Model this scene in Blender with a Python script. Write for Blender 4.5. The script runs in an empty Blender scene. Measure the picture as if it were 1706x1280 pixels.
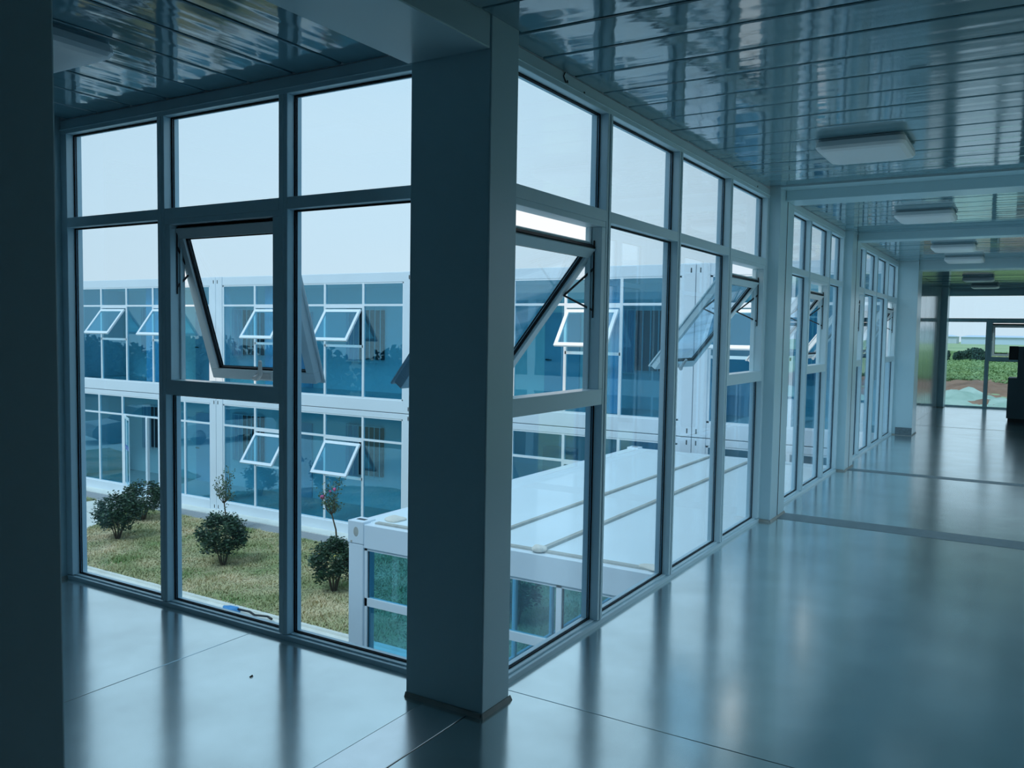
import bpy, math, random
import numpy as np
from mathutils import Vector, Matrix

S = bpy.context.scene
COL = S.collection
random.seed(7)
RNG = np.random.default_rng(7)

# ------------------------------------------------------------------ camera
cam_d = bpy.data.cameras.new('camera')
cam = bpy.data.objects.new('camera', cam_d)
COL.objects.link(cam)
Fv = Vector((0.85142775, 0.52088968, -0.06119422))
Rv = Vector((0.52264801, -0.85239386, 0.01624079))
Uv = Vector((0.04370192, 0.0458109, 0.99799374))
M = Matrix((Rv, Uv, -Fv)).transposed().to_4x4()
M.translation = Vector((-3.0698, -1.9747, 1.6))
cam.matrix_world = M
cam_d.sensor_width = 36.0
cam_d.lens = 1423.82 / 1706 * 36
cam_d.clip_start = 0.02
cam_d.clip_end = 3000
S.camera = cam

# ------------------------------------------------------------------ world: bright hazy sky
W = bpy.data.worlds.new('sky')
S.world = W
W.use_nodes = True
nt = W.node_tree
nt.nodes.clear()
wo = nt.nodes.new('ShaderNodeOutputWorld')
bg = nt.nodes.new('ShaderNodeBackground')
tc = nt.nodes.new('ShaderNodeTexCoord')
sep = nt.nodes.new('ShaderNodeSeparateXYZ')
rmp = nt.nodes.new('ShaderNodeValToRGB')
rmp.color_ramp.elements[0].position = 0.0
rmp.color_ramp.elements[0].color = (0.98, 0.95, 0.94, 1)
rmp.color_ramp.elements[1].position = 0.75
rmp.color_ramp.elements[1].color = (0.64, 0.81, 0.93, 1)
e = rmp.color_ramp.elements.new(0.12)
e.color = (0.95, 0.97, 0.985, 1)
e = rmp.color_ramp.elements.new(0.38)
e.color = (0.84, 0.93, 0.985, 1)
nz = nt.nodes.new('ShaderNodeTexNoise')
nz.inputs['Scale'].default_value = 2.6
nz.inputs['Detail'].default_value = 5
nz.inputs['Roughness'].default_value = 0.5
mpw = nt.nodes.new('ShaderNodeMapping')
mpw.inputs['Scale'].default_value = (1, 1, 2.2)
cr = nt.nodes.new('ShaderNodeValToRGB')
cr.color_ramp.elements[0].position = 0.42
cr.color_ramp.elements[0].color = (0, 0, 0, 1)
cr.color_ramp.elements[1].position = 0.72
cr.color_ramp.elements[1].color = (1, 1, 1, 1)
mixw = nt.nodes.new('ShaderNodeMixRGB')
mixw.inputs[2].default_value = (1.0, 0.99, 0.98, 1)
mulw = nt.nodes.new('ShaderNodeMath')
mulw.operation = 'MULTIPLY'
mulw.inputs[1].default_value = 0.75
L = nt.links.new
L(tc.outputs['Generated'], sep.inputs[0])
L(sep.outputs['Z'], rmp.inputs[0])
L(tc.outputs['Generated'], mpw.inputs[0])
L(mpw.outputs[0], nz.inputs['Vector'])
L(nz.outputs[0], cr.inputs[0])
L(cr.outputs[0], mulw.inputs[0])
L(mulw.outputs[0], mixw.inputs[0])
L(rmp.outputs[0], mixw.inputs[1])
L(mixw.outputs[0], bg.inputs[0])
bg.inputs[1].default_value = 1.0
L(bg.outputs[0], wo.inputs[0])

# ------------------------------------------------------------------ sun through haze, from behind the left wing
sd = bpy.data.lights.new('sun', 'SUN')
sd.energy = 1.45
sd.angle = math.radians(14)
sd.color = (1.0, 0.985, 0.96)
sun = bpy.data.objects.new('sun', sd)
COL.objects.link(sun)
to_sun = Vector((-0.62, 0.0, 0.80)).normalized()
sun.rotation_euler = to_sun.to_track_quat('Z', 'Y').to_euler()

vs = S.view_settings
vs.view_transform = 'Standard'
vs.look = 'None'
vs.exposure = 0.04
vs.gamma = 1.0
vs.use_curve_mapping = False
S.cycles.transparent_max_bounces = 40
S.cycles.max_bounces = 10
S.cycles.glossy_bounces = 6
S.cycles.diffuse_bounces = 4


# ------------------------------------------------------------------ materials
def pset(b, **k):
    for n, v in k.items():
        n = n.replace('_', ' ')
        if n in b.inputs:
            b.inputs[n].default_value = v


def mat(name, col, rough=0.5, metal=0.0, noise=0.0, nscale=4.0, bump=0.0, bscale=20.0, col2=None,
        stretch=(1, 1, 1), spec=0.5, coord='Object', coat=0.0, detail=4):
    m = bpy.data.materials.new(name)
    m.use_nodes = True
    t = m.node_tree
    b = t.nodes['Principled BSDF']
    pset(b, Base_Color=(*col, 1), Roughness=rough, Metallic=metal, Specular_IOR_Level=spec, Coat_Weight=coat)
    if noise or bump:
        tcn = t.nodes.new('ShaderNodeTexCoord')
        mp = t.nodes.new('ShaderNodeMapping')
        mp.inputs['Scale'].default_value = stretch
        t.links.new(tcn.outputs[coord], mp.inputs[0])
    if noise:
        n = t.nodes.new('ShaderNodeTexNoise')
        n.inputs['Scale'].default_value = nscale
        n.inputs['Detail'].default_value = detail
        t.links.new(mp.outputs[0], n.inputs['Vector'])
        r = t.nodes.new('ShaderNodeValToRGB')
        r.color_ramp.elements[0].position = 0.5 - 0.22
        r.color_ramp.elements[1].position = 0.5 + 0.22
        c2 = col2 if col2 else tuple(c * (1 - noise) for c in col)
        r.color_ramp.elements[0].color = (*c2, 1)
        r.color_ramp.elements[1].color = (*col, 1)
        t.links.new(n.outputs[0], r.inputs[0])
        t.links.new(r.outputs[0], b.inputs['Base Color'])
    if bump:
        n2 = t.nodes.new('ShaderNodeTexNoise')
        n2.inputs['Scale'].default_value = bscale
        n2.inputs['Detail'].default_value = 2
        t.links.new(mp.outputs[0], n2.inputs['Vector'])
        bp = t.nodes.new('ShaderNodeBump')
        bp.inputs['Strength'].default_value = 1.0
        bp.inputs['Distance'].default_value = bump
        t.links.new(n2.outputs[0], bp.inputs['Height'])
        t.links.new(bp.outputs[0], b.inputs['Normal'])
    return m


def glass(name, tint, refl=(1, 1, 1), ior=1.5, wobble=0.0):
    """thin pane: tinted see-through, mirror-like at grazing angles (both faces of the pane)"""
    m = bpy.data.materials.new(name)
    m.use_nodes = True
    t = m.node_tree
    t.nodes.clear()
    out = t.nodes.new('ShaderNodeOutputMaterial')
    tr = t.nodes.new('ShaderNodeBsdfTransparent')
    tr.inputs[0].default_value = (*tint, 1)
    gl = t.nodes.new('ShaderNodeBsdfGlossy')
    gl.inputs['Color'].default_value = (*refl, 1)
    gl.inputs['Roughness'].default_value = 0.0
    geo = t.nodes.new('ShaderNodeNewGeometry')
    mx = t.nodes.new('ShaderNodeMix')
    mx.inputs[2].default_value = ior
    mx.inputs[3].default_value = 1 / ior
    t.links.new(geo.outputs['Backfacing'], mx.inputs[0])
    fr = t.nodes.new('ShaderNodeFresnel')
    t.links.new(mx.outputs[0], fr.inputs[0])
    ms = t.nodes.new('ShaderNodeMixShader')
    t.links.new(fr.outputs[0], ms.inputs[0])
    t.links.new(tr.outputs[0], ms.inputs[1])
    t.links.new(gl.outputs[0], ms.inputs[2])
    t.links.new(ms.outputs[0], out.inputs[0])
    if wobble:
        tcn = t.nodes.new('ShaderNodeTexCoord')
        n2 = t.nodes.new('ShaderNodeTexNoise')
        n2.inputs['Scale'].default_value = 1.6
        n2.inputs['Detail'].default_value = 1
        t.links.new(tcn.outputs['Object'], n2.inputs['Vector'])
        bp = t.nodes.new('ShaderNodeBump')
        bp.inputs['Distance'].default_value = wobble
        t.links.new(n2.outputs[0], bp.inputs['Height'])
        t.links.new(bp.outputs[0], gl.inputs['Normal'])
        t.links.new(bp.outputs[0], fr.inputs['Normal'])
    return m


PAINT = mat('painted_steel', (0.60, 0.82, 0.89), 0.28, bump=0.0006, bscale=1.2)
ALU = mat('coated_aluminium', (0.70, 0.89, 0.96), 0.3, bump=0.0002, bscale=6)
SASHM = mat('daylit_aluminium', (0.82, 0.87, 0.89), 0.35, bump=0.0002, bscale=6)  # lighter copy of the frame aluminium; outdoor light on open sashes is in the colour
RUB = mat('black_gasket', (0.010, 0.014, 0.018), 0.6, spec=0.2)
STEEL = mat('brushed_steel', (0.42, 0.43, 0.44), 0.35, metal=1.0)
HANDLE = mat('satin_handle', (0.68, 0.68, 0.68), 0.35)
BOARD = mat('ceiling_board_gloss', (0.17, 0.33, 0.39), 0.05, bump=0.011, bscale=1.3, stretch=(1.0, 1.0, 1.0), spec=0.8,
            coord='Generated', coat=0.3)
DARKGAP = mat('joint_dark', (0.015, 0.03, 0.038), 0.8)
FLOORM = mat('polished_floor', (0.86, 0.955, 0.96), 0.18, metal=0.84, noise=0.20, nscale=2.3, bump=0.0005, bscale=7, spec=0.9)
STRIP = mat('threshold_metal', (0.26, 0.33, 0.36), 0.38, noise=0.15, nscale=9, spec=0.8)
STRIPL = mat('threshold_pale', (0.90, 0.93, 0.94), 0.24, metal=0.9, noise=0.08, nscale=9)
OUTERW = mat('low_bounce_panel', (0.05, 0.085, 0.10), 0.4)  # near-black on the unseen walls so that little light bounces back
PANELG = mat('gloss_wall_panel', (0.40, 0.50, 0.53), 0.10, bump=0.002, bscale=3, stretch=(6, 1, .1), spec=0.8)
LIGHTM = mat('lamp_diffuser', (0.93, 0.95, 0.97), 0.35)
LIGHTB = mat('lamp_body', (0.45, 0.55, 0.60), 0.4)
FACADE = mat('white_module_steel', (0.80, 0.88, 0.95), 0.35, noise=0.05, nscale=1.2)
FACADE2 = mat('white_window_frame', (0.84, 0.90, 0.95), 0.4)
ROOFM = mat('white_roof_sheet', (0.82, 0.92, 0.96), 0.4, noise=0.07, nscale=0.9)
SEAL = mat('seam_sealant', (0.50, 0.50, 0.46), 0.7, noise=0.25, nscale=9)
CLOTH = mat('cream_cloth', (0.78, 0.74, 0.66), 0.9, noise=0.1, nscale=12)
GLASS = glass('blue_tinted_glass', (0.785, 0.915, 0.99), ior=1.45)
OGLASS = glass('deep_blue_glass', (0.56, 0.88, 0.98), refl=(0.72, 0.95, 1.0), ior=1.9, wobble=0.0004)
INW = mat('inner_white_wall', (0.82, 0.85, 0.86), 0.6)
INFL = mat('inner_floor', (0.4, 0.42, 0.43), 0.3)
INDARK = mat('dark_room', (0.03, 0.035, 0.05), 0.5)
CURT = mat('blue_curtain', (0.45, 0.55, 0.68), 0.9)
CONC = mat('pale_concrete', (0.86, 0.86, 0.80), 0.8, noise=0.14, nscale=2.5, bump=0.002, bscale=30)
DRAINM = mat('drain_grating', (0.42, 0.44, 0.46), 0.6)
SOIL = mat('brown_soil', (0.36, 0.21, 0.14), 0.95, noise=0.55, nscale=0.5, bump=0.2, bscale=1.2)
NET = mat('green_dust_net', (0.50, 0.62, 0.54), 0.8, noise=0.35, nscale=0.6, col2=(0.24, 0.38, 0.30), bump=0.2, bscale=0.5)
EARTH = mat('ground_earth', (0.30, 0.28, 0.20), 0.95, noise=0.3, nscale=0.2)
LEAF = mat('dark_leaf', (0.045, 0.105, 0.045), 0.45, noise=0.6, nscale=9, col2=(0.012, 0.035, 0.022))
LEAF2 = mat('young_leaf', (0.13, 0.20, 0.10), 0.5, noise=0.5, nscale=12, col2=(0.05, 0.10, 0.06))
BARK = mat('bark', (0.10, 0.075, 0.055), 0.9)
PINK = mat('rose_petal', (0.62, 0.12, 0.30), 0.6)
GRASSM = mat('lawn_blade', (0.86, 0.68, 0.44), 0.9, noise=0.5, nscale=1.0, col2=(0.20, 0.32, 0.10), stretch=(1, 1, 1))
LAWNM = mat('lawn_soil', (0.66, 0.50, 0.32), 0.95, noise=0.5, nscale=1.1, col2=(0.18, 0.24, 0.09), bump=0.03, bscale=14)
SCRUB = mat('field_scrub', (0.38, 0.50, 0.22), 0.95, noise=0.5, nscale=0.3, col2=(0.14, 0.27, 0.12), detail=8)
FIELD = mat('far_field', (0.46, 0.55, 0.30), 0.95, noise=0.5, nscale=0.05, col2=(0.22, 0.35, 0.18), detail=8,
            stretch=(1, .5, 1))  # greener tone lifted above the scrub's; distance haze is in the colour
FARW = mat('far_wall_hazed', (0.55, 0.62, 0.68), 0.8)  # paled by hand: haze over the distance sits in this colour
FARB = mat('far_wall_haze_blue', (0.55, 0.66, 0.78), 0.8)  # same for the bluer walls and roofs, haze tint in the base colour
TREEF = mat('far_tree', (0.05, 0.12, 0.09), 0.9, noise=0.5, nscale=0.6)
KIOSK = mat('kiosk_grey', (0.12, 0.17, 0.19), 0.45)
BLACK = mat('black_plastic', (0.008, 0.01, 0.012), 0.4)
BLUEB = mat('blue_band', (0.02, 0.13, 0.50), 0.5)
BLUEC = mat('blue_cloth', (0.08, 0.30, 0.62), 0.8)
YEL = mat('yellow_plastic', (0.75, 0.58, 0.12), 0.5)
WHITEP = mat('white_plastic', (0.8, 0.8, 0.8), 0.5)
PLINTH = mat('plinth_grey', (0.20, 0.27, 0.30), 0.2, noise=0.3, nscale=30)
SCREW = mat('screw_dark', (0.02, 0.025, 0.03), 0.5)


# ------------------------------------------------------------------ mesh builder
class MB:
    def __init__(s, O=(0, 0, 0), U=(1, 0, 0), Wd=(0, 1, 0)):
        s.v, s.f = [], []
        s.O, s.U, s.W = Vector(O), Vector(U), Vector(Wd)

    def p(s, u, w, z):
        s.v.append(tuple(s.O + s.U * u + s.W * w + Vector((0, 0, z))))
        return len(s.v) - 1

    def box(s, u0, u1, w0, w1, z0, z1):
        i = [s.p(u, w, z) for z in (z0, z1) for u, w in ((u0, w0), (u1, w0), (u1, w1), (u0, w1))]
        s.f += [(i[0], i[3], i[2], i[1]), (i[4], i[5], i[6], i[7]), (i[0], i[1], i[5], i[4]),
                (i[1], i[2], i[6], i[5]), (i[2], i[3], i[7], i[6]), (i[3], i[0], i[4], i[7])]
        return s

    def quad8(s, pts):
        """box from 8 local points: bottom 4 then top 4"""
        i = [s.p(*q) for q in pts]
        s.f += [(i[0], i[3], i[2], i[1]), (i[4], i[5], i[6], i[7]), (i[0], i[1], i[5], i[4]),
                (i[1], i[2], i[6], i[5]), (i[2], i[3], i[7], i[6]), (i[3], i[0], i[4], i[7])]
        return s

    def tube(s, pts, r, n=8):
        pts = [Vector(q) for q in pts]
        rr = r if isinstance(r, (list, tuple)) else [r] * len(pts)
        rings = []
        for k, q in enumerate(pts):
            d = (pts[min(k + 1, len(pts) - 1)] - pts[max(k - 1, 0)])
            d = d.normalized() if d.length > 1e-9 else Vector((0, 0, 1))
            a = d.orthogonal().normalized()
            if k and True:
                a = (pa - d * pa.dot(d)).normalized()
            pa = a
            b = d.cross(a)
            rings.append([s.p(*(q + (a * math.cos(2 * math.pi * j / n) + b * math.sin(2 * math.pi * j / n)) * rr[k]))
                          for j in range(n)])
        for A, B in zip(rings, rings[1:]):
            for j in range(n):
                s.f.append((A[j], A[(j + 1) % n], B[(j + 1) % n], B[j]))
        s.f.append(tuple(reversed(rings[0])))
        s.f.append(tuple(rings[-1]))
        return s

    def prism(s, poly, z0, z1):
        n = len(poly)
        a = [s.p(x, y, z0) for x, y in poly]
        b = [s.p(x, y, z1) for x, y in poly]
        s.f.append(tuple(reversed(a)))
        s.f.append(tuple(b))
        for k in range(n):
            s.f.append((a[k], a[(k + 1) % n], b[(k + 1) % n], b[k]))
        return s

    def build(s, name, m, parent=None, smooth=False, bevel=0.0):
        me = bpy.data.meshes.new(name)
        me.from_pydata(s.v, [], s.f)
        bad = s.U.cross(s.W).z < 0
        me.validate()
        me.update()
        if bad:
            me.flip_normals()
        me.materials.append(m)
        if smooth:
            for q in me.polygons:
                q.use_smooth = True
        o = bpy.data.objects.new(name, me)
        COL.objects.link(o)
        if parent:
            o.parent = parent
        if bevel:
            b = o.modifiers.new('bevel', 'BEVEL')
            b.width = bevel
            b.segments = 2
            b.limit_method = 'ANGLE'
        return o


def empty(name, loc=(0, 0, 0)):
    o = bpy.data.objects.new(name, None)
    COL.objects.link(o)
    o.empty_display_size = 0.2
    return o


def tag(o, label=None, cat=None, group=None, kind=None):
    if label:
        o['label'] = label
    if cat:
        o['category'] = cat
    if group:
        o['group'] = group
    if kind:
        o['kind'] = kind
    return o


def struct(o):
    o['kind'] = 'structure'
    return o


def copy_tree(o, parent=None):
    c = o.copy()
    COL.objects.link(c)
    if parent:
        c.parent = parent
    for ch in list(o.children):
        copy_tree(ch, c)
    return c


# ------------------------------------------------------------------ window bays
ZT, ZC = 2.756, 2.838
def near_window(name, O, U, Wd, u0, u1, mull, kinds, angs=None, drops=None, zt=ZT, zc=ZC, zm=(2.19, 2.25),
                zs=(1.216, 1.30), frame=ALU, sashm=ALU, mw=0.06, glassm=GLASS, notop=False):
    """bay of an indoor glazed wall. u runs along the wall, w outwards. mull: right-hand edges of the mullions"""
    root = struct(empty(name))
    mk = lambda: MB(O, U, Wd)
    D = 0.10                                     # frame depth
    G0, G1 = 0.052, 0.060                        # pane
    f = mk()
    f.box(u0, u1, 0, D, zt, zc)                  # head rail
    f.box(u0, u1, -0.008, 0, zt + 0.022, zt + 0.030)
    f.box(u0, u1, 0, D, -0.02, 0.024)            # sill rail, with an inner step
    f.box(u0, u1, 0.022, D, 0.024, 0.032)
    f.box(u0, u0 + mw, 0, D, 0.03, zt)
    f.box(u1 - mw, u1, 0, D, 0.03, zt)
    f.build('frame', frame, root, bevel=0.003)
    edges = [u0 + mw] + [e for e in mull for _ in (0,)]
    lefts = [u0 + mw] + mull
    rights = [e - mw for e in mull] + [u1 - mw]
    for e in mull:
        m_ = mk()
        ztop = zm[0] if notop else zt
        m_.box(e - mw, e, 0, D, 0.03, ztop)
        m_.box(e - mw * 0.62, e - mw * 0.38, -0.006, 0, 0.03, ztop)
        m_.build('mullion', frame, root, bevel=0.003)
    for i, (a, b) in enumerate(zip(lefts, rights)):
        k = kinds[i]
        # transom
        t = mk()
        t.box(a, b, 0, D, zm[0], zm[1])
        t.build('transom', frame, root, bevel=0.003)

        def pane(za, zb_):
            p = mk()
            p.box(a + 0.004, b - 0.004, G0, G1, za + 0.004, zb_ - 0.004)
            po = p.build('pane', glassm, root)
            g = mk()
            w = 0.008
            for w0, w1 in ((G0 - 0.005, G0 - 0.0005), (G1 + 0.0005, G1 + 0.004)):
                g.box(a, a + w, w0, w1, za, zb_)
                g.box(b - w, b, w0, w1, za, zb_)
                g.box(a + w, b - w, w0, w1, za, za + w)
                g.box(a + w, b - w, w0, w1, zb_ - w, zb_)
            g.build('gasket', RUB, po)
        if not notop:
            pane(zm[1], zt)
        elif i == 0:
            p = mk()
            p.box(u0 + mw + .004, u1 - mw - .004, G0, G1, zm[1] + .004, zt - .004)
            p.build('pane', glassm, root)
            t = mk()
            for e in mull:
                t.box(e - mw, e, 0, D, zm[0], zm[1])
            t.build('transom', frame, root)
        if k == 'F':
            pane(0.03, zm[0])
            continue
        pane(0.03, zs[0])
        h = mk()
        fw = 0.045
        h.box(a, b, 0.002, D, zs[0], zs[1])
        h.box(a, b, 0.002, D, zm[0] - 0.03, zm[0])
        h.box(a, a + fw, 0.002, D, zs[1], zm[0] - 0.03)
        h.box(b - fw, b, 0.002, D, zs[1], zm[0] - 0.03)
        # rebate lips
        h.box(a + fw, a + fw + 0.012, 0.06, 0.075, zs[1], zm[0] - 0.03)
        h.box(b - fw - 0.012, b - fw, 0.06, 0.075, zs[1], zm[0] - 0.03)
        h.build('casement_frame', frame, root, bevel=0.003)
        ang = math.radians((angs or {}).get(i, 36))
        drop = (drops or {}).get(i, 0.09)
        sa, sb = a + fw - 0.012, b - fw + 0.012
        z0 = zm[0] - 0.03 - drop
        Ls = ((zm[0] - 0.03) - zs[1] + 0.02) * (1.0 if ang < .4 else 1.04)
        w0 = 0.035

        def P(u, s_, t_):                         # point on the sash: s down the leaf, t across it (outwards)
            return (u, w0 + s_ * math.sin(ang) + t_ * math.cos(ang), z0 - s_ * math.cos(ang) + t_ * math.sin(ang))

        def ob(m_, ua, ub, s0, s1, t0, t1):
            m_.quad8([P(ua, s1, t0), P(ub, s1, t0), P(ub, s1, t1), P(ua, s1, t1),
                      P(ua, s0, t0), P(ub, s0, t0), P(ub, s0, t1), P(ua, s0, t1)])
        sm = mk()
        r = 0.058
        T = 0.048
        ob(sm, sa, sb, 0, r, 0, T)
        ob(sm, sa, sb, Ls - r, Ls, 0, T)
        ob(sm, sa, sa + r, r, Ls - r, 0, T)
        ob(sm, sb - r, sb, r, Ls - r, 0, T)
        # outer overlap lip
        ob(sm, sa - 0.012, sb + 0.012, -0.012, 0.012, T, T + 0.012)
        ob(sm, sa - 0.012, sb + 0.012, Ls - 0.012, Ls + 0.012, T, T + 0.012)
        ob(sm, sa - 0.012, sa + 0.012, 0.012, Ls - 0.012, T, T + 0.012)
        ob(sm, sb - 0.012, sb + 0.012, 0.012, Ls - 0.012, T, T + 0.012)
        so = sm.build('sash', sashm, root, bevel=0.003)
        pm = mk()
        ob(pm, sa + r - 0.006, sb - r + 0.006, r - 0.006, Ls - r + 0.006, 0.030, 0.037)
        pm.build('sash_pane', glassm, so)
        gm = mk()
        q = 0.009
        for t0, t1 in ((0.016, 0.029), (0.038, 0.042)):
            ob(gm, sa + r, sa + r + q, r, Ls - r, t0, t1)
            ob(gm, sb - r - q, sb - r, r, Ls - r, t0, t1)
            ob(gm, sa + r + q, sb - r - q, r, r + q, t0, t1)
            ob(gm, sa + r + q, sb - r - q, Ls - r - q, Ls - r, t0, t1)
        gm.build('sash_gasket', RUB, so)
        # hinge rail with dark groove on the head of the leaf
        hr = mk()
        ob(hr, sa + 0.01, sb - 0.01, -0.008, -0.001, 0.010, 0.036)
        hr.build('seal_strip', RUB, so)
        # friction stays
        for u_ in (a + fw + 0.004, b - fw - 0.004):
            st = mk()
            ko = 0.19 if ang > .4 else 0.10
            k0 = Vector((u_, 0.03 + ko, z0 - 0.24))
            st.tube([Vector((u_, 0.045, z0 + drop * 0.4)), Vector((u_, 0.045, z0 - 0.36))], 0.004, 6)
            st.tube([Vector((u_, 0.045, z0 - 0.10)), k0], 0.006, 6)
            st.tube([Vector((u_, 0.045, z0 - 0.32)), k0], 0.006, 6)
            st.build('stay_arm', STEEL if False else SCREW, root)
        # handle: rose plate and lever
        um = (sa + sb) / 2 - 0.02
        hm = mk()
        ob(hm, um - 0.055, um + 0.055, Ls - r * 0.75, Ls - r * 0.25, -0.012, 0)
        hp = [P(um + 0.04, Ls - r * 0.5, -0.012), P(um + 0.03, Ls - r * 0.5, -0.042),
              P(um, Ls - r * 0.55, -0.050), P(um - 0.035, Ls - r * 1.0, -0.052), P(um - 0.065, Ls - r * 2.4, -0.055)]
        hm.tube(hp, [0.013, 0.015, 0.015, 0.014, 0.010], 8)
        hm.build('handle', HANDLE, so, smooth=False, bevel=0.002)
    return root


X, Y = (1, 0, 0), (0, 1, 0)
w1 = near_window('window_1', (0, 0, 0), Y, X, 0.31, 3.17, [1.29, 2.243], ['F', 'H', 'F'], angs={1: 17.5}, drops={1: 0.02},
                 sashm=SASHM)
w2 = near_window('window_2', (0, 0, 0), X, Y, 0.026, 4.285, [1.15, 2.213, 3.271], ['H', 'F', 'F', 'H'],
                 angs={0: 38, 3: 38}, drops={0: 0.12, 3: 0.12})
w3 = near_window('window_3', (0, 0, 0), X, Y, 4.76, 7.62, [5.89, 6.86], ['F', 'H', 'F'], angs={1: 37}, drops={1: 0.12}, sashm=SASHM)
w4 = near_window('window_4', (0, 0, 0), X, Y, 8.16, 12.22, [9.12, 10.13, 11.17], ['H', 'F', 'F', 'H'],
                 angs={0: 37, 3: 30}, drops={0: 0.12, 3: 0.12}, sashm=SASHM)
w5 = near_window('window_5', (19.5, 0, 0), (0, -1, 0), X, 0.10, 5.0, [1.05, 2.02, 3.0, 4.0],
                 ['F', 'H', 'F', 'H', 'F'], angs={1: 30, 3: 20}, drops={1: 0.05, 3: 0.05}, zt=2.60, zc=2.72,
                 zm=(2.005, 2.085), zs=(1.10, 1.20), mw=0.075, sashm=SASHM, notop=True)

# ------------------------------------------------------------------ columns, beams
def column(x0, x1, y0, y1, label, group=None, z1=2.95, joint=None):
    root = tag(empty('steel_column'), label, 'column', group)
    MB().box(x0, x1, y0, y1, -0.02, z1).build('shaft', PAINT, root, bevel=0.006)
    c = MB()
    for (a, b, c_, d) in ((x0 - .012, x1 + .012, y0 - .012, y0), (x0 - .012, x0, y0, y1)):
        # bead of filler round the foot
        c.quad8([(a, c_, 0), (b, c_, 0), (b, d, 0), (a, d, 0),
                 (a + .008 if b - a > .1 else a + .009, c_ + .008, .02), (b - .008, c_ + .008, .02), (b, d, .02), (a + .009, d, .02)])
    c.build('foot_sealant', SEAL, root)
    return root


column(-0.185, 0.026, -0.09, 0.31, 'broad painted steel column in the foreground at the corner of the two glazed walls')
column(-2.37, -1.955, -0.09, 0.31, 'dark steel column cut off by the left edge of the picture')
c2 = column(4.285, 4.76, -0.092, 0.10, 'first slender column along the right-hand glazed wall, ending the first window bay')
c3 = column(7.62, 8.16, -0.09, 0.10, 'second slender column along the right-hand glazed wall, between second and third window bay')
c4 = column(12.22, 12.75, -0.30, 0.10, 'grey column beyond the third window bay, standing further out into the corridor')
column(19.0, 19.5, -0.195, 0.10, 'dark column at the far end of the corridor beside the end window')
column(-0.185, 0.10, 3.17, 3.60, 'column behind the dark left edge, at the far end of the left-hand windows')
for cc, (a, b, y) in ((c2, (4.285, 4.76, -.092)), (c3, (7.62, 8.16, -.09))):
    MB().box((a + b) / 2 - .004, (a + b) / 2 + .004, y - .003, y, 0.02, 2.83).build('joint_line', SCREW, cc)
MB().box(12.21, 12.22, -0.30, -0.05, 0.0, 0.13).build('foot_plate', PLINTH, c4)


def beam(x0, x1, y0, y1, z0, z1, label):
    b = MB().box(x0, x1, y0, y1, z0, z1).build('ceiling_beam', PAINT, bevel=0.005)
    return tag(b, label, 'beam')


beam(-4.5, -0.186, -0.085, 0.325, 2.713, 2.86, 'ceiling beam running from the foreground corner column back over the camera')
beam(4.445, 4.76, -2.4, -0.094, 2.752, 2.86, 'nearest cross beam under the right-hand corridor ceiling')
beam(7.90, 8.16, -2.4, -0.092, 2.752, 2.86, 'second cross beam under the right-hand corridor ceiling')
beam(12.28, 12.75, -2.4, -0.302, 2.705, 2.86, 'dark cross beam where the far hall begins')
beam(-1.95, -0.19, 3.17, 3.6, 2.752, 2.86, 'cross beam over the left corridor hidden past the dark edge column')

# ------------------------------------------------------------------ ceiling
ceil = struct(MB().box(-4.6, 13.0, -2.5, 0.1, 2.872, 2.95).box(13.0, 19.6, -5.2, 0.1, 2.872, 2.95).box(-2.4, 0.1, 0.1, 8.0, 2.872, 2.95)
              .build('ceiling', DARKGAP))
PITCH = 0.3178
GAP = 0.017
bm0 = MB()
# board profile along y: shallow pan with rolled edges
def board_mesh(wid, length):
    m_ = MB()
    h = wid / 2
    prof = [(-h, 0.022), (-h, 0.004), (-h + 0.005, 0.0), (-wid * 0.2, -0.0006), (wid * 0.2, -0.0006), (h - 0.005, 0.0), (h, 0.004), (h, 0.022)]
    n = len(prof)
    A = [m_.p(a, 0, b) for a, b in prof]
    B = [m_.p(a, length, b) for a, b in prof]
    for k in range(n - 1):
        m_.f.append((A[k + 1], A[k], B[k], B[k + 1]))
    m_.f.append(tuple(A))
    m_.f.append(tuple(reversed(B)))
    me_o = m_.build('ceiling_board', BOARD)
    return me_o


proto = board_mesh(PITCH - GAP, 1.0)
protome = proto.data
first = True
def place_board(x, y, z, length, rotz, tilt):
    global first
    o = proto if first else proto.copy()
    if not first:
        COL.objects.link(o)
    first = False
    o.parent = ceil
    o.location = (x, y, z)
    o.scale = (1, length, 1)
    o.rotation_euler = (random.uniform(-.0012, .0012), tilt, rotz)


k = -14
while True:
    xc = 0.055 + PITCH * (k + 0.5)
    k += 1
    if xc > 12.25:
        break
    if 4.25 < xc < 4.78:
        continue
    yend = -0.002
    if xc < 0.0:
        yend = -0.09
    place_board(xc, -2.4, 2.842, 2.4 + yend, 0, random.uniform(-.004, .004))
x_ = 12.9
while x_ < 19.5:
    place_board(x_, -5.0, 2.772, 4.99, 0, random.uniform(-.003, .003))
    x_ += PITCH
# flat strip next to beam 1
MB().box(4.24, 4.443, -2.4, -0.095, 2.836, 2.86).build('ceiling_strip', PAINT, ceil)
# left corridor, boards run along x
y_ = 0.335 + 0.1 - 0.0
yy = 0.543 - 0.16
while yy < 8.0:
    if not (3.2 < yy < 3.6):
        place_board(-0.002, yy, 2.842, 1.95, math.radians(90), random.uniform(-.004, .004))
    yy += 0.32

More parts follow.
